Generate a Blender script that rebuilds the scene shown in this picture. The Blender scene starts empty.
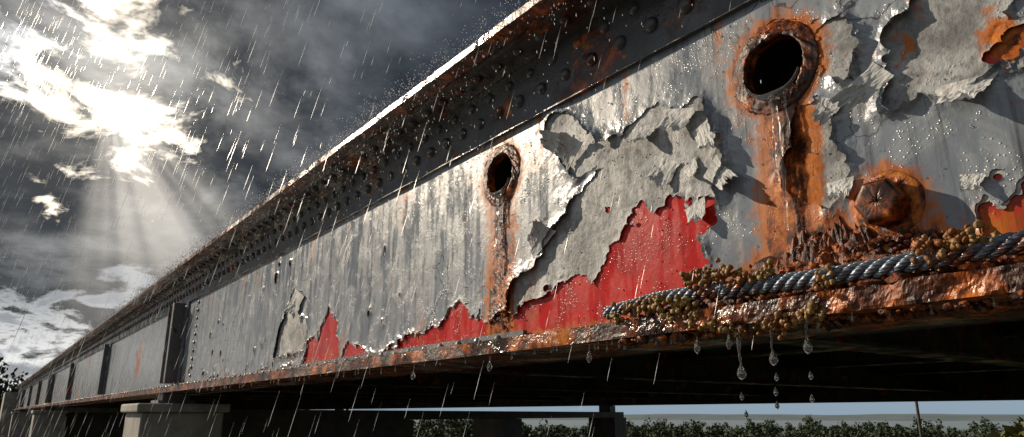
import bpy, bmesh, math, random
import numpy as np
from mathutils import Vector
random.seed(7); rng=np.random.RandomState(11)
CH=3.0            # eye height above the road; girder heights below are given relative to the eye
sc=bpy.context.scene
sc.view_settings.view_transform='Standard'; sc.view_settings.look='None'; sc.view_settings.exposure=0
# ------------------------------------------------------------------ noise
TAB=np.random.RandomState(3).rand(256,256)
def vn(x,y):
    x=np.asarray(x,float);y=np.asarray(y,float)
    xi=np.floor(x).astype(int);yi=np.floor(y).astype(int)
    tx=x-xi;ty=y-yi;tx=tx*tx*(3-2*tx);ty=ty*ty*(3-2*ty)
    a=TAB[xi&255,yi&255];b=TAB[(xi+1)&255,yi&255];c=TAB[xi&255,(yi+1)&255];d=TAB[(xi+1)&255,(yi+1)&255]
    return (a*(1-tx)+b*tx)*(1-ty)+(c*(1-tx)+d*tx)*ty
def fbm(x,y,o=4,g=.5):
    s=0;a=1;t=0
    for i in range(o):
        s=s+a*vn(x*2**i+i*17.3,y*2**i+i*9.7);t+=a;a*=g
    return s/t
# ------------------------------------------------------------------ nodes
class NB:
    def __init__(s,tree): s.t=tree; s.n=tree.nodes; s.l=tree.links
    def new(s,k,**kw):
        n=s.n.new(k)
        for a,b in kw.items(): setattr(n,a,b)
        return n
    def put(s,sock,v):
        if isinstance(v,bpy.types.NodeSocket): s.l.new(v,sock)
        elif v is not None: sock.default_value=v
    def m(s,op,a,b=None,c=None,clamp=False):
        n=s.new('ShaderNodeMath',operation=op,use_clamp=clamp)
        s.put(n.inputs[0],a)
        if b is not None: s.put(n.inputs[1],b)
        if c is not None: s.put(n.inputs[2],c)
        return n.outputs[0]
    def dot(s,v,w):
        n=s.new('ShaderNodeVectorMath',operation='DOT_PRODUCT'); s.put(n.inputs[0],v); s.put(n.inputs[1],w); return n.outputs['Value']
    def vop(s,op,v,w):
        n=s.new('ShaderNodeVectorMath',operation=op); s.put(n.inputs[0],v); s.put(n.inputs[1],w); return n.outputs[0]
    def vmul(s,v,w): return s.vop('MULTIPLY',v,w)
    def noise(s,v,scale,det=4,rough=.55,dist=0):
        n=s.new('ShaderNodeTexNoise'); s.put(n.inputs['Vector'],v)
        n.inputs['Scale'].default_value=scale;n.inputs['Detail'].default_value=det;n.inputs['Roughness'].default_value=rough;n.inputs['Distortion'].default_value=dist
        return n.outputs[0]
    def ss(s,v,a,b,lo=0.,hi=1.):
        n=s.new('ShaderNodeMapRange',interpolation_type='SMOOTHSTEP')
        s.put(n.inputs[0],v);n.inputs[1].default_value=a;n.inputs[2].default_value=b;s.put(n.inputs[3],lo);s.put(n.inputs[4],hi)
        return n.outputs[0]
    def mix(s,f,a,b,mode='MIX'):
        n=s.new('ShaderNodeMix',data_type='RGBA',blend_type=mode)
        s.put(n.inputs[0],f)
        for i,v in ((6,a),(7,b)):
            if isinstance(v,tuple) and len(v)==3: v=v+(1,)
            s.put(n.inputs[i],v)
        return n.outputs[2]
    def ramp(s,f,pts):
        n=s.new('ShaderNodeValToRGB'); s.put(n.inputs[0],f); e=n.color_ramp.elements
        while len(e)<len(pts): e.new(.5)
        for el,(p,c) in zip(e,pts): el.position=p; el.color=tuple(c)+(1,) if len(c)==3 else c
        return n.outputs[0]
    def bump(s,h,strength,dist,nrm=None):
        n=s.new('ShaderNodeBump'); s.put(n.inputs['Height'],h); n.inputs['Strength'].default_value=strength; n.inputs['Distance'].default_value=dist
        if nrm is not None: s.put(n.inputs['Normal'],nrm)
        return n.outputs[0]
def mat(name):
    m=bpy.data.materials.new(name); m.use_nodes=True
    b=m.node_tree.nodes['Principled BSDF']; nb=NB(m.node_tree)
    tc=nb.new('ShaderNodeTexCoord'); return m,nb,b,tc.outputs['Object']
RUSTR=[(0,(.010,.004,.002)),(.30,(.042,.011,.004)),(.47,(.14,.032,.006)),(.62,(.36,.082,.009)),(.82,(.58,.19,.026)),(1,(.15,.036,.01))]
def rustcol(nb,co,sc_=1.,off=.45):
    n1=nb.noise(co,14*sc_,5,.68,.4); n2=nb.noise(co,3.1*sc_,2,.6)
    f=nb.m('ADD',nb.m('MULTIPLY',nb.m('SUBTRACT',n1,.5),2.1),nb.m('ADD',nb.m('MULTIPLY',nb.m('SUBTRACT',n2,.5),.9),off))
    return nb.ramp(f,RUSTR),n1
def paint_mat(name,kind,far=False):
    m,nb,b,co=mat(name)
    big=nb.noise(co,.9,3,.6); fine=nb.noise(co,38,4,.7)
    streak=nb.noise(nb.vmul(co,(1,22,1.3)),1.0,4,.62)
    mott=nb.noise(co,7,5,.66,.5)
    if kind=='top':
        streak2=nb.noise(nb.vmul(co,(1,60,2.2)),1.0,2,.6)
        c=nb.mix(nb.ss(big,.35,.65),(.165,.195,.235),(.265,.30,.34))
        c=nb.mix(nb.ss(mott,.46,.74),c,(.37,.40,.43))
        c=nb.mix(nb.m('MULTIPLY',nb.ss(streak,.50,.72),.85),c,(.034,.034,.035))
        c=nb.mix(nb.m('MULTIPLY',nb.ss(streak2,.6,.8),.45),c,(.42,.43,.44))
        c=nb.mix(nb.m('MULTIPLY',nb.ss(fine,.6,.74),.45),c,(.06,.055,.05))
    elif kind=='mid':
        c=nb.mix(nb.ss(mott,.32,.66),(.18,.185,.19),(.52,.53,.53))
        c=nb.mix(nb.m('MULTIPLY',nb.ss(fine,.48,.68),.6),c,(.12,.12,.118))
        c=nb.mix(nb.m('MULTIPLY',nb.ss(streak,.5,.75),.5),c,(.08,.076,.072))
    elif kind=='flake':
        c=nb.mix(nb.ss(mott,.3,.65),(.42,.43,.43),(.66,.66,.64))
        c=nb.mix(nb.m('MULTIPLY',nb.ss(fine,.55,.72),.4),c,(.15,.14,.13))
    else:
        c=nb.mix(nb.ss(mott,.3,.7),(.62,.016,.009),(.40,.010,.006))
        c=nb.mix(nb.m('MULTIPLY',nb.ss(fine,.6,.76),.5),c,(.12,.01,.008))
        c=nb.mix(nb.m('MULTIPLY',nb.ss(streak,.52,.75),.5),c,(.16,.012,.008))
    if kind=='top':
        w=nb.new('ShaderNodeTexVoronoi',feature='DISTANCE_TO_EDGE')
        nz=nb.new('ShaderNodeTexNoise'); nb.put(nz.inputs['Vector'],co); nz.inputs['Scale'].default_value=6
        nz.inputs['Detail'].default_value=4
        nb.put(w.inputs['Vector'],nb.vop('ADD',co,nb.vmul(nz.outputs[1],(.25,.25,.25)))); w.inputs['Scale'].default_value=4.2
        crack=nb.m('MULTIPLY',nb.ss(w.outputs[0],.006,.02,1.,0.),nb.ss(big,.48,.56))
        c=nb.mix(nb.m('MULTIPLY',crack,.85),c,(.03,.02,.016))
    rc,rn=rustcol(nb,co,1.,.52)
    at=nb.new('ShaderNodeAttribute',attribute_name='rust').outputs['Fac']
    rr=nb.m('ADD',at,nb.m('MULTIPLY',nb.m('SUBTRACT',nb.noise(co,22,5,.7),.5),1.1))
    if far:
        pn=nb.noise(co,1.7,5,.7,.5)
        c=nb.mix(nb.ss(pn,.62,.64),c,(.22,.03,.02))
        rr=nb.m('ADD',rr,nb.ss(pn,.55,.75,0.,.7))
    rf=nb.ss(rr,.52,.74)
    stain=nb.m('MULTIPLY',nb.ss(rr,.12,.48),.92)
    c=nb.mix(stain,c,nb.mix(nb.ss(streak,.42,.64),(.56,.165,.022),(.26,.06,.010))); c=nb.mix(rf,c,rc)
    nb.put(b.inputs['Base Color'],c)
    wet=nb.noise(nb.vmul(co,(1,9,1.6)),1.3,3,.6)
    base={'top':.38,'mid':.72,'red':.34,'flake':.8}[kind]
    r=nb.m('ADD',nb.ss(wet,.42,.6,base,base-.18),nb.m('MULTIPLY',nb.m('SUBTRACT',fine,.5),.25))
    r=nb.m('ADD',r,nb.m('MULTIPLY',stain,.15)); nb.put(b.inputs['Roughness'],r)
    sp={'top':.8,'mid':.35,'red':.4,'flake':.3}[kind]
    nb.put(b.inputs['Specular IOR Level'],nb.m('SUBTRACT',sp,nb.m('MULTIPLY',stain,sp*.65)))
    v=nb.new('ShaderNodeTexVoronoi'); nb.put(v.inputs['Vector'],co); v.inputs['Scale'].default_value=85
    drop=nb.m('MULTIPLY',nb.ss(v.outputs[0],.1,.34,1.,0.),nb.ss(mott,.5,.62))
    h=nb.m('ADD',nb.m('MULTIPLY',fine,{'top':.35,'mid':1.6,'red':.3,'flake':1.}[kind]),nb.m('ADD',nb.m('MULTIPLY',drop,.8),nb.m('MULTIPLY',mott,{'mid':2.}.get(kind,1.1))))
    nb.put(b.inputs['Normal'],nb.bump(h,.5,.004)); return m
def rust_mat(name,scale=1.,bs=.9,bd=.012,rough=.45,painted=None,off=.45,spec=.4,pc=((.03,.03,.032),(.085,.09,.098))):
    m,nb,b,co=mat(name); c,rn=rustcol(nb,co,scale,off)
    if painted is not None:
        pn=nb.noise(co,2.6,6,.7,.4); f=nb.ss(pn,painted,painted+.05)
        g=nb.mix(nb.noise(nb.vmul(co,(9,.6,9)),1,3),pc[0],pc[1])
        c=nb.mix(f,g,c)
    nb.put(b.inputs['Base Color'],c)
    nb.put(b.inputs['Roughness'],nb.ss(nb.noise(co,5,3),.35,.65,rough+.2,rough-.2)); b.inputs['Specular IOR Level'].default_value=spec
    h=nb.m('ADD',nb.m('MULTIPLY',rn,1.),nb.m('MULTIPLY',nb.noise(co,45*scale,4,.7),.4))
    nb.put(b.inputs['Normal'],nb.bump(h,bs,bd)); return m
def simple(name,col,rough,metal=0,var=.25,scale=8,bump=.3):
    m,nb,b,co=mat(name); n=nb.noise(co,scale,5,.65)
    d=tuple(max(0,x*(1-var*2)) for x in col)
    nb.put(b.inputs['Base Color'],nb.mix(nb.ss(n,.3,.7),d,col)); b.inputs['Roughness'].default_value=rough; b.inputs['Metallic'].default_value=metal
    if bump: nb.put(b.inputs['Normal'],nb.bump(nb.noise(co,scale*5,4),bump,.01))
    return m
M_TOP=paint_mat('grey_topcoat','top'); M_MID=paint_mat('grey_undercoat','mid'); M_RED=paint_mat('red_primer','red'); M_FAR=paint_mat('grey_topcoat_far','top',True); M_FLK=paint_mat('loose_paint','flake')
M_RUST=rust_mat('rust_heavy',1.3,1.,.01,.45,None,.46,.4); M_RUSTS=rust_mat('rust_scale_lumps',2.,1.,.008,.45,None,.44,.4); M_FL=rust_mat('flange_weathered',.6,.6,.01,.33,painted=.54,off=.38,spec=.7)
M_EDGE=rust_mat('flange_edge_rust',.8,.7,.01,.27,painted=.40,off=.38,spec=.9)
M_COL=rust_mat('rust_collar',1.6,.8,.006,.45,None,.38,.35)
M_BOLT=rust_mat('rust_bolt',1.2,.6,.005,.45,None,.40,.4); M_WASH=rust_mat('rust_washer',1.5,.8,.006,.5,None,.55,.3)
M_FLR=rust_mat('flange_rusty',.7,.9,.012,.32,painted=.30,off=.42,spec=.5); M_INT=rust_mat('underside_steel',.4,.5,.01,.5,painted=.5,off=.36)
M_STIFF=rust_mat('stiffener_red',.5,.5,.01,.4,painted=.56,off=.45,pc=((.09,.095,.10),(.2,.21,.225)))
M_CON=simple('concrete',(.42,.4,.36),.85,0,.22,2.5,.5); M_ASP=simple('asphalt',(.055,.055,.058),.45,0,.2,6,.4)
M_CAP=simple('dark_concrete',(.13,.10,.08),.6,0,.3,2.5,.5)  # darker brown concrete for the pier bents
M_LEAF=simple('foliage',(.06,.09,.035),.8,0,.3,.5,0); M_BARK=simple('bark',(.09,.06,.04),.9,0,.2,5,.4)
M_LEAFY=simple('foliage_yellow',(.2,.18,.03),.8,0,.3,.5,0); M_HILL=simple('hill_forest_haze_tint',(.15,.20,.23),.95,0,.12,.01,0)  # hill colour has blue distance haze painted in
M_WHITE=simple('road_paint',(.75,.75,.72),.5,0,.1,8,.1); M_WOOD=simple('pole_wood',(.12,.09,.07),.8,0,.2,6,.4)
M_DARK=simple('void_shade',(.012,.008,.006),.8,0,.2,8,.3)  # near-black: shade inside the web holes put into the colour
m,nb,b,co=mat('grass_fields_haze_tint'); n=nb.noise(co,.6,4,.6); c=nb.mix(n,(.03,.04,.015),(.075,.09,.035))
ln=nb.new('ShaderNodeVectorMath',operation='LENGTH'); nb.put(ln.inputs[0],co); c=nb.mix(nb.ss(ln.outputs['Value'],260.,900.),c,(.20,.27,.33)); nb.put(b.inputs['Base Color'],c); b.inputs['Roughness'].default_value=.95; M_GRASS=m  # far ground blends to blue: distance haze painted into the colour
def rope_mat():
    m,nb,b,co=mat('galvanised_wire'); n=nb.noise(co,60,3,.7); g=nb.noise(co,7,3)
    c=nb.mix(n,(.05,.06,.08),(.28,.33,.40)); rc,_=rustcol(nb,co,3); c=nb.mix(nb.m('MULTIPLY',nb.ss(g,.50,.66),.9),c,rc)
    nb.put(b.inputs['Base Color'],c); b.inputs['Metallic'].default_value=.5; nb.put(b.inputs['Roughness'],nb.ss(n,.3,.7,.45,.26)); return m
M_ROPE=rope_mat()
def nod_mat():
    m,nb,b,co=mat('tan_nodules'); n=nb.noise(co,55,4,.6); g=nb.noise(co,9,2)
    c=nb.ramp(n,[(.25,(.07,.034,.010)),(.48,(.27,.155,.04)),(.7,(.52,.36,.12))]); c=nb.mix(nb.ss(g,.44,.68,0,.85),c,(.22,.065,.014))
    nb.put(b.inputs['Base Color'],c); b.inputs['Roughness'].default_value=.5; nb.put(b.inputs['Normal'],nb.bump(nb.noise(co,200,3),.6,.003)); return m
M_NOD=nod_mat()
m,nb,b,co=mat('water'); b.inputs['Base Color'].default_value=(.97,.99,1,1); b.inputs['Transmission Weight'].default_value=.95; b.inputs['IOR'].default_value=1.33; b.inputs['Roughness'].default_value=.03; M_WATER=m
m,nb,b,co=mat('rain_streak'); b.inputs['Base Color'].default_value=(.88,.92,.97,1); b.inputs['Roughness'].default_value=.3; b.inputs['Specular IOR Level'].default_value=1.; M_RAIN=m
# ------------------------------------------------------------------ mesh helpers
def empty(name):
    e=bpy.data.objects.new(name,None); sc.collection.objects.link(e); return e
def mesh(name,V,Fc,mt,parent=None,smooth=False,attrs=None,lift=True):
    V=np.array(V,float).reshape(-1,3)
    if lift: V=V+np.array([0,0,CH])
    me=bpy.data.meshes.new(name)
    if isinstance(Fc,np.ndarray): Fc=Fc.tolist()
    me.from_pydata(V.tolist(),[],Fc); me.materials.append(mt)
    if smooth: me.polygons.foreach_set('use_smooth',[True]*len(me.polygons))
    if attrs:
        for k,a in attrs.items():
            at=me.attributes.new(k,'FLOAT','POINT'); at.data.foreach_set('value',np.asarray(a,np.float32).ravel())
    me.update(); o=bpy.data.objects.new(name,me); sc.collection.objects.link(o)
    if parent: o.parent=parent
    return o
class Acc:
    def __init__(s): s.V=[];s.F=[];s.n=0
    def add(s,V,F):
        V=np.array(V,float).reshape(-1,3); s.V.append(V); s.F+= [[i+s.n for i in f] for f in F]; s.n+=len(V)
    def box(s,x0,x1,y0,y1,z0,z1,skew=0.):
        V=[(x,y+skew*(x-2),z) for x in (x0,x1) for y in (y0,y1) for z in (z0,z1)]
        s.add(V,[(0,1,3,2),(4,6,7,5),(0,4,5,1),(2,3,7,6),(0,2,6,4),(1,5,7,3)])
    def tube(s,P,R,n=8,cap=True):
        P=np.array(P,float); R=np.ones(len(P))*R; T=np.gradient(P,axis=0); T/=np.linalg.norm(T,axis=1)[:,None]+1e-9
        ref=np.array([1,0,0.]) if abs(T[0][0])<.8 else np.array([0,0,1.])
        A=np.cross(T,ref); A/=np.linalg.norm(A,axis=1)[:,None]; B=np.cross(T,A)
        th=np.linspace(0,2*np.pi,n,endpoint=False)
        V=P[:,None]+R[:,None,None]*(np.cos(th)[None,:,None]*A[:,None]+np.sin(th)[None,:,None]*B[:,None])
        F=[(i*n+j,i*n+(j+1)%n,(i+1)*n+(j+1)%n,(i+1)*n+j) for i in range(len(P)-1) for j in range(n)]
        if cap: F+=[tuple(range(n))[::-1],tuple(range((len(P)-1)*n,len(P)*n))]
        s.add(V.reshape(-1,3),F)
    def out(s,name,mt,parent=None,smooth=False): return mesh(name,np.concatenate(s.V),s.F,mt,parent,smooth)
def ico(sub):
    bm=bmesh.new(); bmesh.ops.create_icosphere(bm,subdivisions=sub,radius=1); V=np.array([v.co[:] for v in bm.verts]); F=np.array([[v.index for v in f.verts] for f in bm.faces]); bm.free(); return V,F
def blobs(name,C,R,mt,parent=None,jit=.0,sub=2,smooth=True):
    V,F=ico(sub); C=np.array(C,float); N=len(C); R=np.array(R,float); R=R[:,None]*np.ones(3) if R.ndim==1 else R
    A=V[None]*R[:,None,:]
    if jit:
        ph=rng.rand(N,1)*90
        A=A*(1+jit*(2*vn(V[None,:,0]*1.7+ph+V[None,:,2]*1.1,V[None,:,1]*1.7+ph*.7-V[None,:,2])-1)+jit*.35*(rng.rand(N,len(V))-.5))[...,None]
    A=A+C[:,None]; FF=(F[None]+(np.arange(N)*len(V))[:,None,None]).reshape(-1,3)
    return mesh(name,A.reshape(-1,3),FF,mt,parent,smooth)
def domes(name,C,axis,r,h,mt,parent,n=12):
    """rivet heads: domes whose axis points along 'axis'"""
    ax=np.array(axis,float); ref=np.array([0,1,0.]); A=ref; B=np.cross(ax,A)
    prof=[(1.0,0),(.96,.35),(.8,.7),(.5,.93)]; th=np.linspace(0,2*np.pi,n,endpoint=False)
    L=[];
    for pr,ph in prof: L.append(r*pr*(np.cos(th)[:,None]*A+np.sin(th)[:,None]*B)+ax*h*ph)
    L.append((ax*h)[None]); T=np.concatenate(L)
    F=[(i*n+j,i*n+(j+1)%n,(i+1)*n+(j+1)%n,(i+1)*n+j) for i in range(3) for j in range(n)]+[(3*n+j,3*n+(j+1)%n,4*n) for j in range(n)]
    C=np.array(C,float); a=Acc()
    for c in C: a.add((T*rng.uniform(.88,1.08)+c),F)
    return a.out(name,mt,parent,True)
def sweep(name,prof,ys,amp,mt,parent,smooth=False,fr=9):
    """closed x/z profile swept along the girder, roughened by noise amp(y)"""
    P=np.array(prof,float); n=len(P); ys=np.array(ys); c=P.mean(0); d=P-c; d/=np.linalg.norm(d,axis=1)[:,None]+1e-9
    Y,I=np.meshgrid(ys,np.arange(n),indexing='ij')
    s=np.cumsum(np.r_[0,np.linalg.norm(np.diff(P,axis=0),axis=1)])
    nz=(fbm(Y*fr,s[I]*fr*1.6+3,5,.6)-.5)*2*amp(Y)
    X=P[I,0]+d[I,0]*nz; Z=P[I,1]+d[I,1]*nz
    V=np.stack([X,Y+0*X,Z],-1).reshape(-1,3)
    i,j=np.meshgrid(np.arange(len(ys)-1),np.arange(n),indexing='ij'); k=(j+1)%n
    F=np.stack([i*n+j,i*n+k,(i+1)*n+k,(i+1)*n+j],-1).reshape(-1,4).tolist()+[list(range(n)),list(range((len(ys)-1)*n,len(ys)*n))[::-1]]
    return mesh(name,V,F,mt,parent,smooth)
def rect(x0,x1,z0,z1,st=.012):
    a=[]
    def seg(p,q):
        k=max(1,int(np.hypot(q[0]-p[0],q[1]-p[1])/st))
        for t in range(k): a.append((p[0]+(q[0]-p[0])*t/k,p[1]+(q[1]-p[1])*t/k))
    c=[(x0,z0),(x1,z0),(x1,z1),(x0,z1)]
    for i in range(4): seg(c[i],c[(i+1)%4])
    return a
def ysteps(a,b,s0,y0=2.,pw=1.2,mx=1.5):
    L=[a]
    while L[-1]<b: L.append(L[-1]+min(mx,s0*max(1,abs(L[-1])/y0)**pw))
    L[-1]=b; return np.array(L)
W=2.0; YF=62.0
bridge=empty('steel_girder_bridge')
# ------------------------------------------------------------------ paint-loss outlines on the web (metres along girder, height)
def P_(s): return [tuple(float(q)/100 for q in t.split(',')) for t in s.split()]
R1=P_("283,34 267,50 251,51 237,54 229,56 217,54 211,61 200,65 191,70 186,81 180,76 172,77 162,72 152,72 151,66 158,61 154,52 160,43 184,36 212,30 252,30 283,30")
R2=P_("553,30 541,52 525,55 505,73 488,62 481,44 470,30")
R3=P_("423,30 389,41 364,47 341,46 329,54 313,55 311,48 283,46 279,28 341,28")
R4=P_("57,89 54,95 47,97 40,96 40,86 49,88"); R5=P_("68,52 63,48 56,49 40,50 40,38 57,40 67,44")
M1=P_("273,36 272,58 267,62 253,67 245,71 239,80 228,86 229,93 219,98 209,101 205,110 195,111 184,117 170,121 163,114 153,114 148,107 145,97 144,85 148,77 148,68 153,60 152,51 160,39 212,30")
M2=P_("105,122 98,123 91,114 94,105 99,98 106,103"); M3=P_("116,96 107,97 102,88 106,81 98,72 101,65 108,60 116,64 121,73 116,82")
M4=P_("87,86 77,88 70,81 57,88 53,101 45,109 40,116 40,132 69,126 79,111 84,104")
M6=P_("621,47 610,74 596,90 583,106 566,95 570,83 550,71 553,48")
M7=P_("244,132 238,140 224,131 211,116 210,105 222,99 228,108 235,119")
H1=(1.214,1.136);H2=(2.821,1.201);BO=(.907,.574);HR=.116
def sdf(Y,Z,poly):
    d=np.full(Y.shape,1e9); ins=np.zeros(Y.shape,bool); n=len(poly)
    for i in range(n):
        ax,ay=poly[i];bx,by=poly[(i+1)%n]; ex,ey=bx-ax,by-ay; wx,wy=Y-ax,Z-ay
        t=np.clip((wx*ex+wy*ey)/(ex*ex+ey*ey+1e-12),0,1); d=np.minimum(d,(wx-ex*t)**2+(wy-ey*t)**2)
        c=((ay<=Z)&(by>Z))|((by<=Z)&(ay>Z))
        with np.errstate(divide='ignore',invalid='ignore'): xx=ax+(Z-ay)/(by-ay)*ex
        ins^=c&(Y<xx)
    return np.where(ins,-1,1)*np.sqrt(d)
ysA=np.concatenate([np.arange(-.6,.38,.02),ysteps(.38,10.0,.006,2.4,1.15)])
zsA=np.arange(.30,1.452,.006)
YY,ZZ=np.meshgrid(ysA,zsA,indexing='ij')
jag=(fbm(YY*9,ZZ*9,3)-.5)*.11+(fbm(YY*38+7,ZZ*38,3,.6)-.5)*.035+np.abs(fbm(YY*20,ZZ*20+40,2)-.5)*-.05+.01
dr=np.minimum.reduce([sdf(YY,ZZ,p) for p in (R1,R2,R3,R4,R5)])-.014
dm=np.minimum.reduce([sdf(YY,ZZ,p) for p in (M1,M2,M3,M4,M6,M7)])
h1=np.hypot(YY-H1[0],ZZ-H1[1]);h2=np.hypot(YY-H2[0],ZZ-H2[1]);hb=np.hypot(YY-BO[0],ZZ-BO[1])
dh=np.minimum(h1,h2)
bot=ZZ-(.325+(.055+.26*(fbm(YY*2.6,ZZ*0+2,5)-.42))*np.clip((YY-1.7)/.6,0.05,1)*np.clip((7.5-YY)/2,.3,1))
chips=np.full(YY.shape,1e9)
for i in range(60):
    cy=rng.uniform(.4,9.5); cz=rng.choice([rng.uniform(.34,.6),rng.uniform(.34,1.4)]); r=rng.uniform(.004,.022)*(1+cy*.1)
    chips=np.minimum(chips,np.hypot((YY-cy)*rng.uniform(.7,1.3),(ZZ-cz)*rng.uniform(.7,1.3))-r+(fbm(YY*22+i,ZZ*22,2)-.5)*.05)
f_mid=np.minimum(np.minimum(dr,bot)+jag,np.minimum(dh-.150,hb-.06)+jag*.5)
f_mid=np.minimum(f_mid,chips+.012+jag*.35)
f_top=np.minimum(np.minimum(f_mid-.010,dm+jag*.9),np.minimum(dh-.165,hb-.08)+jag*.5)
f_top=np.minimum(f_top,chips+jag*.3)
# rust
st=fbm(YY*45,ZZ*2.2,4,.6)
def below(cy,cz,w,z0,side=1.):
    a=np.exp(-((YY-cy+.012*np.sin(ZZ*9))/w)**2)*(ZZ<cz+.02)*np.clip((ZZ-z0)/.2+.6,0,1)*np.clip((cz-ZZ)/.03+1,0,1)
    return a*(.45+1.1*st)
rust=np.maximum.reduce([1.2*np.exp(-np.maximum(dh-.14,0)/.042),1.05*np.exp(-np.maximum(hb-.08,0)/.03),
    below(H1[0],H1[1]-.05,.10,.3)*1.0,below(H2[0],H2[1]-.05,.115,.3)*1.0,below(H1[0]-.1,H1[1]-.2,.04,.3)*.5,below(BO[0],BO[1]-.03,.06,.25)*.8,
    (.25+.9*st)*np.exp(-np.maximum(ZZ-(.40+.15*np.exp(-((YY-1.08)/.28)**2)),0)/.055)*np.clip((1.75-YY)/.3,0,1),
    .75*np.exp(-np.maximum(ZZ-.34,0)/.03),
    .7*np.clip((fbm(YY*2.3+50,ZZ*2.3,5,.6)-.64)/.08,0,1)*np.clip((1.9-YY)/.6,.35,1)])
for cy in (.74,.98,1.42,1.9,2.5,3.9,5.5,7.4,8.8): rust=np.maximum(rust,below(cy,1.44,.018+.007*cy,.7)*.36*np.clip((ZZ-.9)/.5,0,1))
def sheet(name,f,x0,mt,curl,dl,attrs,parent,flat=None):
    gy,gz=np.gradient(f,ysA,zsA); g2=np.sqrt(gy*gy+gz*gz)+.15
    keep=(f[:-1,:-1]>0)&(f[1:,:-1]>0)&(f[:-1,1:]>0)&(f[1:,1:]>0)
    used=np.zeros(f.shape,int); 
    for a,b_ in ((0,0),(1,0),(0,1),(1,1)): used[a:a+keep.shape[0],b_:b_+keep.shape[1]]+=keep
    border=(used>0)&(used<4); border[0]=border[-1]=False; border[:,0]=border[:,-1]=False
    ly=np.gradient(ysA)[:,None]*np.ones_like(f)
    mv=np.where(border,np.minimum(f/g2,np.maximum(ly,.006)*1.1),0)
    Y=YY-gy/g2*mv; Z=ZZ-gz/g2*mv; ff=np.where(border,0,f)
    off=curl*np.exp(-ff/dl) + .0035*(fbm(YY*5,ZZ*5+9,4)-.5)
    X=x0-off
    pull=curl*np.exp(-ff/(dl*.6))*.35; Y=Y+gy/g2*pull; Z=Z+gz/g2*pull
    nz=f.shape[1]; idx=np.arange(f.size).reshape(f.shape)
    q=np.stack([idx[:-1,:-1],idx[:-1,1:],idx[1:,1:],idx[1:,:-1]],-1)[keep]
    # boundary edges -> skirt (paint-film thickness)
    E=np.concatenate([q[:,[0,1]],q[:,[1,2]],q[:,[2,3]],q[:,[3,0]]]); key=np.sort(E,1); k=key[:,0]*f.size+key[:,1]
    u,inv,cnt=np.unique(k,return_inverse=True,return_counts=True); be=E[cnt[inv]==1]
    V=np.stack([X,Y,Z],-1).reshape(-1,3)
    bv=np.unique(be); mp={int(v):f.size+i for i,v in enumerate(bv)}
    V2=V[bv]+np.array([.0035,0,0]); VV=np.concatenate([V,V2])
    FF=q.tolist()+[[int(b2),int(a2),mp[int(a2)],mp[int(b2)]] for a2,b2 in be]
    us=np.zeros(len(VV),bool); us[np.array([i for f_ in FF for i in f_])]=True
    nm=np.cumsum(us)-1
    at={k2:np.concatenate([v.ravel(),v.ravel()[bv]])[us] for k2,v in attrs.items()}
    FF=[[int(nm[i]) for i in f_] for f_ in FF]
    return mesh(name,VV[us],FF,mt,parent,False,at)
lift=np.clip((fbm(YY*3.3+11,ZZ*3.3,3)-.38)/.25,0,1)
bigp=np.exp(-np.maximum(np.minimum(sdf(YY,ZZ,M1),sdf(YY,ZZ,M4)),0)/.08)
near=np.exp(-np.maximum(np.minimum.reduce([np.abs(sdf(YY,ZZ,M3)),np.abs(sdf(YY,ZZ,M2)),np.abs(sdf(YY,ZZ,M6)),np.abs(sdf(YY,ZZ,M7))]),0)/.05)
nohole=np.clip((dh-.2)/.08,0,1)
web=sheet('web_topcoat',f_top,W-.007,M_TOP,(.003+lift*(.026*bigp+.016*near+.006))*nohole,.035,{'rust':rust},bridge)
sheet('web_undercoat',f_mid,W-.0035,M_MID,(.002+lift*.013)*nohole,.022,{'rust':rust*.9},bridge)
sheet('web_plate',np.minimum(dh-HR,1.+0*dh),W,M_RED,0*dh,.02,{'rust':np.maximum(rust,.6*np.clip((.6-ZZ)/.2,0,1)*np.clip((1.5-YY)/.3,0,1))},bridge)
# curled loose flakes hanging off the paint
fa=Acc()
def flake(cy,cz,w,h,curl,ang,x=W-.03,seed=0):
    n=18; u,v=np.meshgrid(np.linspace(-1,1,n),np.linspace(0,1,n),indexing='ij')
    edge=1+.5*(fbm(np.arctan2(v-.5,u)*3+seed,0*v,4,.6)-.5)
    a=u*w*.5*(1-.35*v)*edge; b_=-v*h*edge+ .35*h*(fbm(u*4+seed,v*4,4,.6)-.5)*v
    xo=-curl*(v**2)*(1+.4*u)-.006*fbm(u*5,v*5+seed,3)
    ca,sa=math.cos(ang),math.sin(ang)
    V=np.stack([x+xo,cy+a*ca-b_*sa,cz+a*sa+b_*ca],-1).reshape(-1,3)
    V2=V+np.array([.0025,0,0]); N=n*n; F=[]
    for i in range(n-1):
        for j in range(n-1):
            q=[i*n+j,i*n+j+1,(i+1)*n+j+1,(i+1)*n+j]; F.append(q); F.append([k+N for k in q[::-1]])
    bd=[i*n for i in range(n)]+[(n-1)*n+j for j in range(1,n)]+[i*n+n-1 for i in range(n-2,-1,-1)]+[j for j in range(n-2,0,-1)]
    for k in range(len(bd)): a2,b2=bd[k],bd[(k+1)%len(bd)]; F.append([a2,b2,b2+N,a2+N])
    fa.add(np.concatenate([V,V2]),F)
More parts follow.
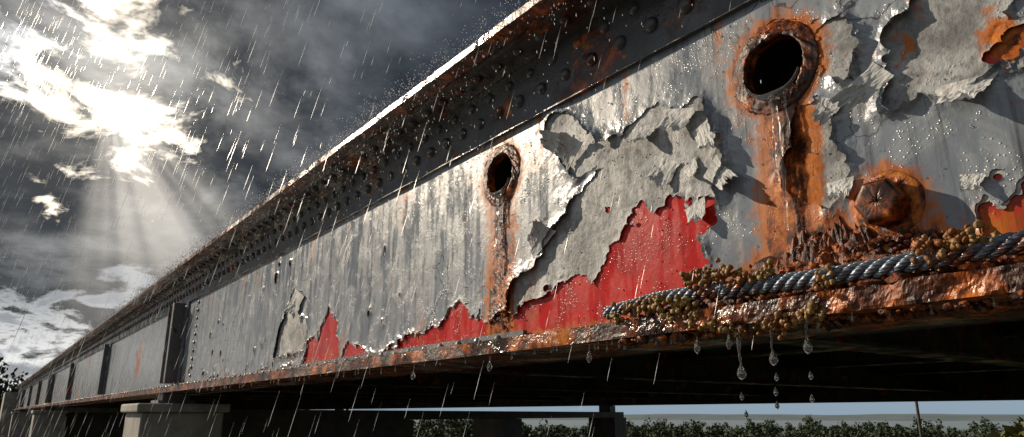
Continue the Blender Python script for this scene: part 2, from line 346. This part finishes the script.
for i,t in enumerate([(1.62,1.13,.16,.09,.045,.3),(1.52,1.03,.1,.12,.045,-.4),(1.80,1.12,.13,.07,.04,.1),(1.50,.86,.09,.14,.04,-.8),(1.58,.74,.1,.08,.03,-.3),
    (.86,.98,.09,.14,.05,.9),(.66,.86,.14,.07,.05,.1),(1.03,.68,.09,.06,.025,0),(1.02,.94,.08,.08,.03,.6),(2.22,1.12,.16,.1,.05,2.4),(2.30,1.2,.12,.12,.05,2.0),(2.45,.75,.2,.1,.04,2.6),(.68,.6,.06,.05,.02,.2),(5.7,.98,.25,.2,.05,.4),
    (1.70,.95,.15,.10,.025,.5),(1.60,.90,.08,.06,.02,-.6)]):
    flake(*t,x=W-(.018 if i<14 else .008),seed=i*3+1)
o=fa.out('paint_flakes',M_FLK,bridge)
# rest of web
a=Acc(); a.box(W-.008,W+.02,10.0,YF,.30,1.75); a.box(W-.008,W+.02,-12,-.6,.30,1.75); a.box(W+.008,W+.02,-.6,10.,1.45,1.75); a.out('web_far_panels',M_FAR,bridge)
# holes: rough collar + added closed backing, shade inside painted near-black
for (cy,cz) in (H1,H2):
    nr,na=16,120; rr=np.concatenate([[HR-.004],np.linspace(HR-.002,HR+.05,nr-1)]); th=np.linspace(0,2*np.pi,na,endpoint=False)
    A,Rr=np.meshgrid(th,rr); t=(Rr-HR)/.05
    nz=fbm(np.cos(A)*7+7*cy,np.sin(A)*7+t*4,5,.65)
    X=W-.006-.010*np.clip(1-t,0,1)**.6-.02*(nz-.4)*np.clip(1.1-t,0,1); R2_=Rr+.016*(nz-.5)*(t>0)
    X[0]=W+.01; Y=cy+R2_*np.cos(A); Z=cz+R2_*np.sin(A); X[-1]=W+.002
    XB=np.array([W+.03])[:,None]+0*A[:1]; YB=cy+(HR-.006)*np.cos(A[:1]); ZB=cz+(HR-.006)*np.sin(A[:1])
    X=np.concatenate([XB,X]);Y=np.concatenate([YB,Y]);Z=np.concatenate([ZB,Z]); V=np.stack([X,Y,Z],-1).reshape(-1,3); n=X.shape[0]
    F=[(i*na+j,i*na+(j+1)%na,(i+1)*na+(j+1)%na,(i+1)*na+j) for i in range(n-1) for j in range(na)]
    mesh('hole_collar',V,F,M_COL,bridge,True)
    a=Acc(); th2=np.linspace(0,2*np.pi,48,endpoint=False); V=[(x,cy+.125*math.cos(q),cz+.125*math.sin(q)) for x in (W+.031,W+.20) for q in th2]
    a.add(V,[(j,(j+1)%48,48+(j+1)%48,48+j) for j in range(48)]+[tuple(range(48,96))]); a.out('hole_dark_backing',M_DARK,bridge)
# bolt: washer + worn flat-faced head
by,bz=BO
def lathe(name,prof,cy,cz,mt,n=40,poly=0,rough=.0,pw=.4):
    th=np.linspace(0,2*np.pi,n,endpoint=False); V=[]
    for r,x in prof:
        rad=r*(1 if not poly else (np.cos(np.pi/poly)/np.cos((th%(2*np.pi/poly))-np.pi/poly))**pw*1.04)
        nz=(fbm(np.cos(th)*3+x*60,np.sin(th)*3+r*60,4,.6)-.5)*2*rough
        V.append(np.stack([np.full(n,x)+nz,cy+(rad+nz)*np.cos(th),cz+(rad+nz)*np.sin(th)],-1))
    V=np.concatenate(V); m_=len(prof); F=[(i*n+j,(i+1)*n+j,(i+1)*n+(j+1)%n,i*n+(j+1)%n) for i in range(m_-1) for j in range(n)]; F.append(list(range((m_-1)*n,m_*n)))
    return mesh(name,V,F,mt,bridge,True)
lathe('bolt_washer',[(.104,W),(.100,W-.010),(.094,W-.014),(.08,W-.015),(.05,W-.015)],by,bz,M_WASH,60,0,.006)
lathe('bolt_head',[(.064,W-.010),(.065,W-.03),(.066,W-.058),(.065,W-.070),(.061,W-.077),(.055,W-.081),(.047,W-.0815),(.036,W-.081),(.020,W-.0805),(.008,W-.080)],by,bz,M_BOLT,96,6,.0022,.9)
# ------------------------------------------------------------------ flanges, angles
ysf=np.concatenate([ysteps(-12,.3,.2,5,0)[:-1],ysteps(.3,YF,.009,2,1.3,.8)])
small=lambda a,bf=0: (lambda Y: a*(1+bf*np.clip((1.9-Y)/.5,0,1)))
sweep('top_flange',rect(1.70,2.30,1.752,1.79,.02),ysf,small(.007),M_EDGE,bridge,False,6)
sweep('top_cover_plate',rect(1.735,2.27,1.792,1.815,.02),ysf,small(.004),M_EDGE,bridge,False,6)
sweep('top_angle_leg',rect(1.968,1.999,1.41,1.72,.03),ysf,small(.003),M_FL,bridge,False,4)
sweep('top_angle_flat',rect(1.80,1.999,1.722,1.750,.03),ysf,small(.003),M_FL,bridge,False,4)
ysb=np.concatenate([ysteps(-12,.1,.2,5,0)[:-1],ysteps(.1,YF,.006,1.8,1.35,.8)])
sweep('bottom_flange',rect(1.76,2.24,.254,.314,.008),ysb,lambda Y:.003+.016*np.clip((2.0-Y)/.7,0,1),M_FLR,bridge,False,13)
sweep('bottom_angle_leg',rect(1.966,1.991,.316,.375,.012),ysteps(2.6,YF,.02,2,1.2,.8),small(.002),M_STIFF,bridge,False,5)
ry=np.arange(-8,YF,.18)
domes('top_rivets',[(1.968,y,1.535) for y in ry],(-1,0,0),.036,.026,M_FL,bridge)
domes('top_rivets_upper',[(1.968,y+.09,1.655) for y in ry],(-1,0,0),.030,.020,M_FL,bridge)
domes('flange_rivets',[(1.86,y+.05,1.722) for y in ry],(0,0,-1),.03,.022,M_FL,bridge)
domes('bottom_rivets',[(1.966,y,.347) for y in np.arange(2.8,40,.18)],(-1,0,0),.024,.018,M_STIFF,bridge,10)
# stiffeners
a=Acc(); sr=[]; 
for k,y in enumerate([-5.,10.0,17.,24.,31.,38.,45.,52.,59.]):
    d=.17 if k in(1,4,7) else .12
    a.box(W-d,W-.01,y,y+.03,.385,1.409); a.box(W-.03,W-.009,y-.15,y-.002,.386,1.409); a.box(W-d,W-d+.025,y+.031,y+.09,.386,1.409)
    if k in(1,4,7): a.box(W-d,W-.01,y+.3,y+.33,.385,1.409)
    sr+=[(W-.03,y-.08,z) for z in np.arange(.45,1.4,.1)]
a.out('stiffeners',M_STIFF,bridge); domes('stiffener_rivets',sr,(-1,0,0),.024,.018,M_STIFF,bridge,10)
domes('splice_rivets',[(W-.008,9.35,z) for z in np.arange(.45,1.4,.1)],(-1,0,0),.024,.018,M_TOP,bridge,10)
# interior framing, deck, far girder
a=Acc()
for y in np.arange(-9.5,YF,4.): 
    a.box(2.26,15.5,y-.012,y+.012,.46,1.5); a.box(2.26,15.5,y-.14,y+.14,.43,.458); a.box(2.26,15.5,y-.14,y+.14,1.502,1.53)
for x in (4.6,7.4,10.2,13.):
    a.box(x-.012,x+.012,-11.9,YF-.1,.70,1.53); a.box(x-.13,x+.13,-11.9,YF-.1,.67,.698)
a.out('floor_beams',M_INT,bridge)
a=Acc(); a.box(15.79,15.81,-12,YF,.30,1.75); a.box(15.55,16.05,-12,YF,.254,.30); a.box(15.5,16.1,-12,YF,1.752,1.8); a.box(15.62,15.78,-12,YF,.302,.36); a.out('far_girder',M_INT,bridge)
a=Acc(); a.box(2.32,15.48,-12,YF,1.54,1.80); a.out('deck_slab',M_CON,bridge)
a=Acc(); a.tube([(2.9,-11,.52),(2.9,YF-1,.52)],.07,14); a.tube([(3.3,-11,.40),(3.3,YF-1,.40)],.04,12); a.out('service_pipes',M_INT,bridge,True)
# piers (skewed bents)
for k,y in enumerate((-9.4,9.6,30.6,51.6)):
    a=Acc(); a.box(1.55,2.5,y,y+1.15,-7.,.018); a.box(1.49,2.56,y-.06,y+1.21,.02,.125); o=a.out('concrete_pier',M_CON,bridge); bv=o.modifiers.new('b','BEVEL'); bv.width=.02; bv.segments=2
    a=Acc(); sk=.46
    for x0,x1 in ((9.2,10.),(15.3,16.2)): a.box(x0,x1,y,y+1.15,-9.,-.102,sk)
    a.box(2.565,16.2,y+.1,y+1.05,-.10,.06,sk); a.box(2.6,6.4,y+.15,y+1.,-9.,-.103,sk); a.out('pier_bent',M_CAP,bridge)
    a=Acc(); a.box(1.78,2.22,y+.35,y+.85,.127,.17); a.box(1.84,2.16,y+.42,y+.78,.172,.25); a.box(15.6,16,y+.35,y+.85,.062,.25,sk); a.out('bearing',M_STIFF,bridge)
a=Acc(); a.box(1.2,16.6,YF,YF+5,-3,1.5); a.out('abutment',M_CON,bridge)
# ------------------------------------------------------------------ rust pile on the ledge
ys=np.arange(.1,2.0,.0075); ts=np.linspace(0,1,34); Yg,Tg=np.meshgrid(ys,ts,indexing='ij')
hm=.045+.17*np.exp(-((Yg-1.12)/.23)**2)+.07*np.exp(-((Yg-.82)/.14)**2); hm*=np.clip((1.95-Yg)/.4,0,1)
nz=fbm(Yg*17,Tg*4+5,5,.62)
Xg=1.772+.225*Tg-.012*(nz-.4); Zg=.312+hm*Tg**1.7*(.5+1.0*nz)+.022*(nz-.3)*np.clip(Tg*8,0,1)*np.clip((1.95-Yg)/.4,0,1)
n=len(ts); i,j=np.meshgrid(np.arange(len(ys)-1),np.arange(n-1),indexing='ij')
mesh('rust_crust',np.stack([Xg,Yg,Zg],-1).reshape(-1,3),np.stack([i*n+j,i*n+j+1,(i+1)*n+j+1,(i+1)*n+j],-1).reshape(-1,4),M_RUST,bridge)
C=[];R=[]
for k in range(1000):
    y=rng.choice([rng.normal(1.1,.2),rng.uniform(.3,1.7)]); t=rng.uniform(0,1)
    h=(.045+.17*math.exp(-((y-1.12)/.23)**2)+.07*math.exp(-((y-.82)/.14)**2))*t**1.7
    C.append((1.775+.215*t,y,.318+h*.95+rng.uniform(0,.015))); r=rng.gamma(2.,.0034)+.0025; R.append((r*rng.uniform(.7,1.2),r*rng.uniform(.8,1.5),r*rng.uniform(.6,1.1)))
for k in range(160):
    y=rng.uniform(.2,1.8); C.append((rng.uniform(1.76,1.9),y,.25-rng.uniform(0,.012))); r=rng.gamma(2.,.003)+.0025; R.append((r,r*1.3,r*.9))
blobs('rust_lumps',C,R,M_RUSTS,bridge,.5,2,False)
# nodules
C=[];R=[]
cl=[(1.786,.335),(1.71,.35),(1.641,.345),(1.572,.36),(1.489,.345),(1.44,.41),(1.40,.40),(1.325,.41),(1.255,.395),(1.452,.301),(1.397,.272),(1.308,.246),(1.189,.245),(1.109,.25),(1.008,.345),(.707,.395),(.655,.39),(.624,.385),(.727,.36),(1.38,.42),(1.53,.31),(1.17,.385),(1.05,.26)]
for cy,cz in cl:
    for k in range(rng.randint(22,42)):
        C.append((1.766+rng.normal(0,.014),cy+rng.normal(0,.022),cz+rng.normal(0,.014))); R.append(rng.uniform(.0035,.0102))
blobs('mineral_nodules',C,R,M_NOD,None,.38,2,True)
# ------------------------------------------------------------------ wire rope
a=Acc(); yy=np.arange(-1.2,1.86,.006); cx=1.785+.006*np.sin(yy*5); cz=.366+.010*np.sin(yy*4.1+1)-.02*np.clip((yy-1.6)/.25,0,1); 
for s in range(4):
    ph=2*np.pi*s/4+yy*2*np.pi/.15
    a.tube(np.stack([cx+.014*np.cos(ph),yy,cz+.014*np.sin(ph)],-1),.0100,10)
    for q in range(7):
        p2=2*np.pi*q/7-yy*2*np.pi/.06
        a.tube(np.stack([cx+.014*np.cos(ph)+.0093*np.cos(p2+ph),yy,cz+.014*np.sin(ph)+.0093*np.sin(p2+ph)],-1),.0029,5,False)
a.out('wire_rope',M_ROPE,None,True)
# ------------------------------------------------------------------ water
a=Acc(); C=[];R=[]
def drip(x,y,zt,zb,r=.0035,k0=1.):
    z=np.linspace(zt,zb,14); t=np.linspace(0,1,14); a.tube(np.stack([x+.001*np.sin(z*60),y+.0015*np.sin(z*45),z],-1),r*(.35+1.2*(1-t)**2+.3*np.sin(z*90)**2),8)
    k=np.linspace(0,1,12); zz=zb+.03-.05*k; a.tube(np.stack([0*zz+x,0*zz+y,zz],-1),k0*.0115*np.sin(np.pi*k**1.6)**.8*1.0+.0004,12)
drip(1.775,1.290,.25,.115,.006,1.15); drip(1.78,1.184,.25,.15,.004); drip(1.78,1.076,.25,.175,.004); drip(1.78,1.45,.25,.2,.002,.8); drip(1.78,2.6,.25,.2,.003)
drip(1.78,1.33,.25,.205,.003,.7); drip(1.78,1.95,.25,.2,.002,.8); drip(1.78,3.3,.25,.19,.003,1.)
for y,z in ((1.187,.024),(1.187,.06),(1.29,.0),(1.076,.1),(1.18,.10),(1.30,.05),(1.08,.04)):
    k=np.linspace(0,1,12); zz=z+.012-.024*k; a.tube(np.stack([0*zz+1.78,0*zz+y,zz],-1),.006*np.sin(np.pi*k**1.5)**.8+.0003,10)
for k in range(70):
    y=rng.uniform(.2,8); L=rng.uniform(.01,.04); zz=np.linspace(.252,.252-L,7); a.tube(np.stack([0*zz+rng.uniform(1.762,1.80),0*zz+y,zz],-1),.004*np.array([1,.7,.5,.5,.75,.9,.2]),8)
for (cy,cz),L in ((H1,.46),(H2,.40)):
    z=np.linspace(cz-HR+.004,cz-HR-L,80); w=.012*fbm(z*14,0*z+cy,3)*2
    a.tube(np.stack([W-.026+0*z,cy+w-.012,z],-1),.0045+.008*vn(z*38,0*z)**2+.014*np.exp(-(cz-HR-z)/.03),10)
    a.tube(np.stack([W-.026+0*z[:52],cy+.026-w[:52]*.9,z[:52]],-1),.003+.006*vn(z[:52]*50,0*z[:52]+4)**2,8)
    a.tube(np.stack([W-.024+0*z[:34],cy-.045+w[:34]*.7,z[:34]],-1),.0025+.005*vn(z[:34]*60,0*z[:34]+9)**2,8)
    th=np.linspace(-2.7,-.45,34); a.tube(np.stack([W-.028+0*th,cy+(HR-.006)*np.cos(th),cz+(HR-.006)*np.sin(th)],-1),.004+.012*np.exp(-((th+1.57)/.5)**2),10)
a.out('water_drips',M_WATER,None,True)
C=[];R=[]
for k in range(600):
    y=.45+rng.gamma(2.,1.0); z=rng.uniform(.4,1.4); 
    if min(math.hypot(y-H1[0],z-H1[1]),math.hypot(y-H2[0],z-H2[1]))<.14: continue
    r=rng.uniform(.0014,.0034)*(1+.1*y); C.append((W-.0085,y,z)); R.append((r*.6,r*.9,r*1.15))
for k in range(200):
    z=rng.uniform(.4,1.05); C.append((W-.016,H2[0]+rng.normal(0,.035),z)); r=rng.uniform(.002,.006); R.append((r*.6,r,r*1.3))
blobs('water_droplets',C,R,M_WATER,None,0,2)
C=[];R=[]
for k in range(4600):
    y=1.0+rng.gamma(2.2,2.8); h=rng.exponential(.04); C.append((1.72+rng.normal(0,.035),y,1.81+h)); r=rng.uniform(.0008,.0022)*(1+.12*y); R.append((r,r,r*1.6))
for k in range(900):
    y=1.0+rng.gamma(2.2,2.); C.append((rng.uniform(1.69,1.74),y,1.75-rng.exponential(.25))); r=rng.uniform(.0008,.0018)*(1+.1*y); R.append((r*.8,r*.8,r*rng.uniform(2,6)))
for k in range(900):
    y=2.4+rng.gamma(2.,1.4); C.append((1.758+rng.normal(0,.02),y,.315+rng.exponential(.02))); r=rng.uniform(.0008,.0022)*(1+.1*y); R.append((r,r,r*1.5))
blobs('rain_splash',C,R,M_RAIN,None,0,1)
a=Acc(); wd=np.array([-.20,.15,-1.]); wd/=np.linalg.norm(wd)
for k in range(7500):
    y=rng.uniform(1.0,18); x=rng.uniform(-.55*y,1.6 if rng.rand()<.6 else 1.0); z=rng.uniform(-.25*y,.95*y+.6)
    if x>1.62: continue
    d=math.hypot(x,y); L=rng.uniform(.035,.14)*(.5+.16*d); r=.0003+.00017*d*rng.uniform(.4,1.3); p=np.array([x,y,z])
    a.tube(np.array([p,p+wd*L*.5,p+wd*L]),np.array([.15,1,.3])*r,3,False)
a.out('rain',M_RAIN,None,True)
# ------------------------------------------------------------------ ground etc
def gh(x,y):
    t=np.clip((x-24)/60,0,1); t=t*t*(3-2*t); return -3.0-9.5*t+ (fbm(x*.05+40,y*.05+40,3)-.5)*1.2*np.clip((np.abs(x-8)-14)/20,0,1)
g=np.concatenate([-np.geomspace(4000,20,40),np.linspace(-18,120,70),np.geomspace(124,4000,36)])
X,Y=np.meshgrid(g,g,indexing='ij'); n=len(g); i,j=np.meshgrid(np.arange(n-1),np.arange(n-1),indexing='ij')
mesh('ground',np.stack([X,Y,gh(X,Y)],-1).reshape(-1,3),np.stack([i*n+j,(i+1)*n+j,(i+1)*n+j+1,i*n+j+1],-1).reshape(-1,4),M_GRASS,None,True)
a=Acc(); a.box(-6.,1.0,-60,160,-3.1,-2.985); o=a.out('road',M_ASP)
a=Acc(); [a.box(-2.6,-2.45,y,y+3,-2.99,-2.981) for y in range(-60,160,9)]; a.box(-5.8,-5.65,-60,160,-2.99,-2.981); a.box(.65,.8,-60,160,-2.99,-2.981); a.out('road_markings',M_WHITE)
a=Acc(); a.box(1.0,1.2,-60,160,-3.1,-2.86); a.out('kerb',M_CON)
a=Acc()
for y in np.arange(-40,150,4.):
    V=[];pr=[(-.3,-3.05),(-.3,-2.85),(-.12,-2.6),(-.08,-2.1),(.08,-2.1),(.12,-2.6),(.3,-2.85),(.3,-3.05)]
    for yy_ in (y,y+3.95): V+=[(4.4+p[0],yy_,p[1]) for p in pr]
    a.add(V,[tuple(range(8))[::-1],tuple(range(8,16))]+[(k,(k+1)%8,8+(k+1)%8,8+k) for k in range(8)])
a.out('concrete_barrier',M_CON)
# hills
th=np.linspace(-.6,2.2,160); rr=np.array([1500,1700,2000,2600]); hh=np.array([-18,6,10,-18.]); T,I=np.meshgrid(th,np.arange(4),indexing='ij')
X=rr[I]*np.sin(T);Y=rr[I]*np.cos(T);Z=hh[I]*(.25+1.1*fbm(T*7,I*1.+3,5))
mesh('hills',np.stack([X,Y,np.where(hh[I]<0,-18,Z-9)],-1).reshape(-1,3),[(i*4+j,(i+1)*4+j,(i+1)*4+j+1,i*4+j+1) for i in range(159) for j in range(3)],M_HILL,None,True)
# trees
def trees(name,L,mt,leaf=.55,nl=230):
    V=[];a=Acc()
    for (x,y,zb,h) in L:
        nc=9; cc=np.stack([rng.normal(0,.19*h,nc),rng.normal(0,.19*h,nc),rng.uniform(.25,.92,nc)*h],-1); cr=rng.uniform(.12,.21,nc)*h
        cc[:,:2]*=(1.25-cc[:,2:3]/h)
        k=rng.randint(0,nc,nl); d=rng.normal(size=(nl,3)); d/=np.linalg.norm(d,axis=1)[:,None]; p=cc[k]+d*cr[k][:,None]*rng.uniform(.5,1.1,(nl,1))
        u=rng.normal(size=(nl,3));u/=np.linalg.norm(u,axis=1)[:,None]; w=np.cross(u,d+.3*rng.normal(size=(nl,3))); w/=np.linalg.norm(w,axis=1)[:,None]+1e-6
        s=leaf*rng.uniform(.6,1.3,(nl,1)); p=p+np.array([x,y,zb]); V.append(np.stack([p-u*s,p-w*s*.7,p+u*s,p+w*s*.7],1))
        a.tube([(x,y,zb-.5),(x+.02*h,y,zb+.4*h),(x,y+.02*h,zb+.8*h)],[.035*h,.02*h,.006*h],6)
        for q in range(4): a.tube([(x,y,zb+.35*h+q*.08*h),tuple(cc[q]+np.array([x,y,zb]))],[.014*h,.004*h],5)
    V=np.concatenate(V).reshape(-1,3); e=empty(name); mesh('foliage',V,np.arange(len(V)).reshape(-1,4),mt,e); a.out('trunks',M_BARK,e,True)
L=[]
for k in range(460):
    az=math.radians(rng.uniform(20,82)); d=rng.uniform(200,400); x=d*math.sin(az);y=d*math.cos(az); zb=float(gh(x,y)); hz_=rng.uniform(6.,9.5)+(2.0 if rng.rand()<.1 else 0)+(2.5 if az<.6 else 0); L.append((x,y,zb,hz_))
trees('distant_treeline',L,M_LEAF,.5,220)
L=[]
for k in range(60):
    x=rng.uniform(-28,60); y=rng.uniform(125,190); L.append((x,y,-3.,rng.uniform(6,11.5)*(1 if x<16 else .8)))
trees('distant_treeline',L,M_LEAF,.5,220)
L=[]
for k in range(7):
    az=math.radians(rng.uniform(71,76)); d=rng.uniform(50,60); x=d*math.sin(az);y=d*math.cos(az); zb=float(gh(x,y)); L.append((x,y,zb,-zb-rng.uniform(.7,1.6)))
trees('shrub_thicket',L,M_LEAFY,.3,520)
e=empty('utility_pole'); a=Acc(); a.tube([(27.3,12.5,-6),(27.3,12.5,6)],[.06,.045],10); a.box(26.5,28.1,12.44,12.56,5.2,5.35); a.out('pole',M_WOOD,e,True)
# ------------------------------------------------------------------ camera
f=700.;p=math.atan(195.5/700);aa=math.atan(532/700*math.cos(p))
Fw=Vector((math.sin(aa)*math.cos(p),math.cos(aa)*math.cos(p),math.sin(p)))
cam=bpy.data.cameras.new('camera'); co_=bpy.data.objects.new('camera',cam); sc.collection.objects.link(co_); co_.location=(0,0,CH)
co_.rotation_euler=Fw.to_track_quat('-Z','Y').to_euler(); cam.lens=36*700/1024; cam.clip_end=9000; cam.clip_start=.05; sc.camera=co_
# ------------------------------------------------------------------ sun + sky
S=Vector((-.44,1,.56)).normalized()
sl=bpy.data.lights.new('sun','SUN'); sl.energy=5; sl.angle=math.radians(.5); sl.color=(1,.85,.66); so=bpy.data.objects.new('sun',sl); sc.collection.objects.link(so); so.rotation_euler=S.to_track_quat('Z','Y').to_euler(); so.location=(-20,40,30)
w=bpy.data.worlds.new('World'); sc.world=w; w.use_nodes=True; nb=NB(w.node_tree); bg=w.node_tree.nodes['Background']; bg.inputs[1].default_value=.1
sky=nb.new('ShaderNodeTexSky',sky_type='NISHITA'); sky.sun_disc=False; sky.sun_elevation=math.asin(S.z); sky.sun_rotation=math.atan2(S.x,S.y)
D=nb.new('ShaderNodeTexCoord').outputs['Generated']
G=Vector((.077,1.078,.439)).normalized(); T1=G.cross(Vector((0,0,1))).normalized(); T2=T1.cross(G).normalized()
dg=nb.m('MAXIMUM',nb.dot(D,tuple(G)),.02); u=nb.m('DIVIDE',nb.dot(D,tuple(T1)),dg); v=nb.m('DIVIDE',nb.dot(D,tuple(T2)),dg)
r=nb.m('SQRT',nb.m('ADD',nb.m('MULTIPLY',u,u),nb.m('MULTIPLY',v,v)))
front=nb.ss(nb.dot(D,tuple(G)),.1,.4)
sx=nb.new('ShaderNodeSeparateXYZ'); nb.put(sx.inputs[0],D); dx,dy,dz=sx.outputs
k=nb.m('DIVIDE',1.,nb.m('ADD',nb.m('MAXIMUM',dz,0.),.38)); cs=nb.new('ShaderNodeVectorMath',operation='SCALE'); nb.put(cs.inputs[0],D); nb.put(cs.inputs[3],k); cv=cs.outputs[0]
n1=nb.noise(cv,1.9,7,.58,.25); n1b=nb.noise(nb.vop('ADD',cv,tuple(G*.10+Vector((.03,.0,.05)))),1.9,7,.58,.25); n2=nb.noise(cv,7.5,5,.62,.3)
den=nb.m('ADD',nb.m('MULTIPLY',n1,.70),nb.m('MULTIPLY',n2,.30))
cl=nb.ramp(den,[(.36,(.007,.010,.015)),(.47,(.018,.025,.036)),(.56,(.042,.055,.074)),(.66,(.10,.12,.15)),(.8,(.22,.24,.27))])
edge=nb.m('MULTIPLY',nb.m('SUBTRACT',n1,n1b),3.6,clamp=True)
def addc(base,fac,col):
    c=nb.new('ShaderNodeVectorMath',operation='SCALE'); c.inputs[0].default_value=col; nb.put(c.inputs[3],fac)
    q=nb.new('ShaderNodeVectorMath',operation='ADD'); nb.put(q.inputs[0],base); nb.put(q.inputs[1],c.outputs[0]); return q.outputs[0]
cl=addc(cl,nb.m('MULTIPLY',edge,nb.m('ADD',.03,nb.m('MULTIPLY',nb.m('EXPONENT',nb.m('MULTIPLY',r,-4.5)),front))),(.36,.38,.40))
cl=nb.mix(nb.m('MULTIPLY',nb.ss(dx,-.25,-.8),.85),cl,nb.mix(n1,(.15,.17,.20),(.6,.63,.67)))  # clouds on the unseen side brightened, added as fill light for the web
glow=nb.m('MULTIPLY',nb.m('EXPONENT',nb.m('MULTIPLY',r,-9.)),front)
cl=addc(cl,nb.m('MULTIPLY',glow,nb.ss(den,.42,.60,.12,1.0)),(1.0,.93,.80))
wob=nb.m('ADD',r,nb.m('MULTIPLY',nb.m('SUBTRACT',n2,.5),.75))
core=nb.m('MULTIPLY',nb.ss(wob,.09,.0),front); cl=addc(cl,core,(1.7,1.5,1.2))
ul=nb.m('SQRT',nb.m('ADD',nb.m('POWER',nb.m('ADD',u,.15),2.),nb.m('POWER',nb.m('MULTIPLY',nb.m('SUBTRACT',v,.04),1.45),2.)))
ulm=nb.m('MULTIPLY',nb.m('MULTIPLY',nb.ss(nb.m('ADD',ul,nb.m('MULTIPLY',nb.m('SUBTRACT',n2,.5),1.0)),.10,.0),front),.62); cl=addc(cl,ulm,(1.,1.,1.))
low=nb.m('MULTIPLY',nb.ss(nb.m('ADD',dz,nb.m('MULTIPLY',nb.m('SUBTRACT',n2,.5),.5)),.15,.09),nb.ss(nb.m('ABSOLUTE',nb.m('SUBTRACT',dx,-.05)),.55,.15))
lowc=nb.mix(nb.ss(n2,.38,.6),(.30,.32,.35),(.92,.92,.91)); cl=nb.mix(nb.m('MULTIPLY',low,front),cl,lowc)
hz=nb.m('MULTIPLY',nb.ss(dz,.16,.02),nb.ss(dx,.25,.55)); cl=nb.mix(nb.m('MULTIPLY',hz,.9),cl,(.30,.40,.49))
th=nb.m('ARCTAN2',u,nb.m('MULTIPLY',v,-1.))
cmb=nb.new('ShaderNodeCombineXYZ'); nb.put(cmb.inputs[0],nb.m('MULTIPLY',th,2.0)); rn=nb.noise(cmb.outputs[0],1.6,2,.5)
win=nb.m('MULTIPLY',nb.ss(th,-.14,.14),nb.ss(th,1.1,.7)); rad=nb.m('MULTIPLY',nb.ss(r,.46,.06),nb.ss(r,.0,.05))
ray=nb.m('MULTIPLY',nb.m('MULTIPLY',win,rad),nb.m('MULTIPLY',nb.ss(rn,.36,.60,.28,1.),front)); cl=addc(cl,nb.m('MULTIPLY',ray,.62),(1.,.92,.80))
sc10=nb.new('ShaderNodeVectorMath',operation='SCALE'); nb.put(sc10.inputs[0],cl); sc10.inputs[3].default_value=10.
fin=nb.mix(.02,sc10.outputs[0],sky.outputs[0])
nb.put(bg.inputs[0],fin)
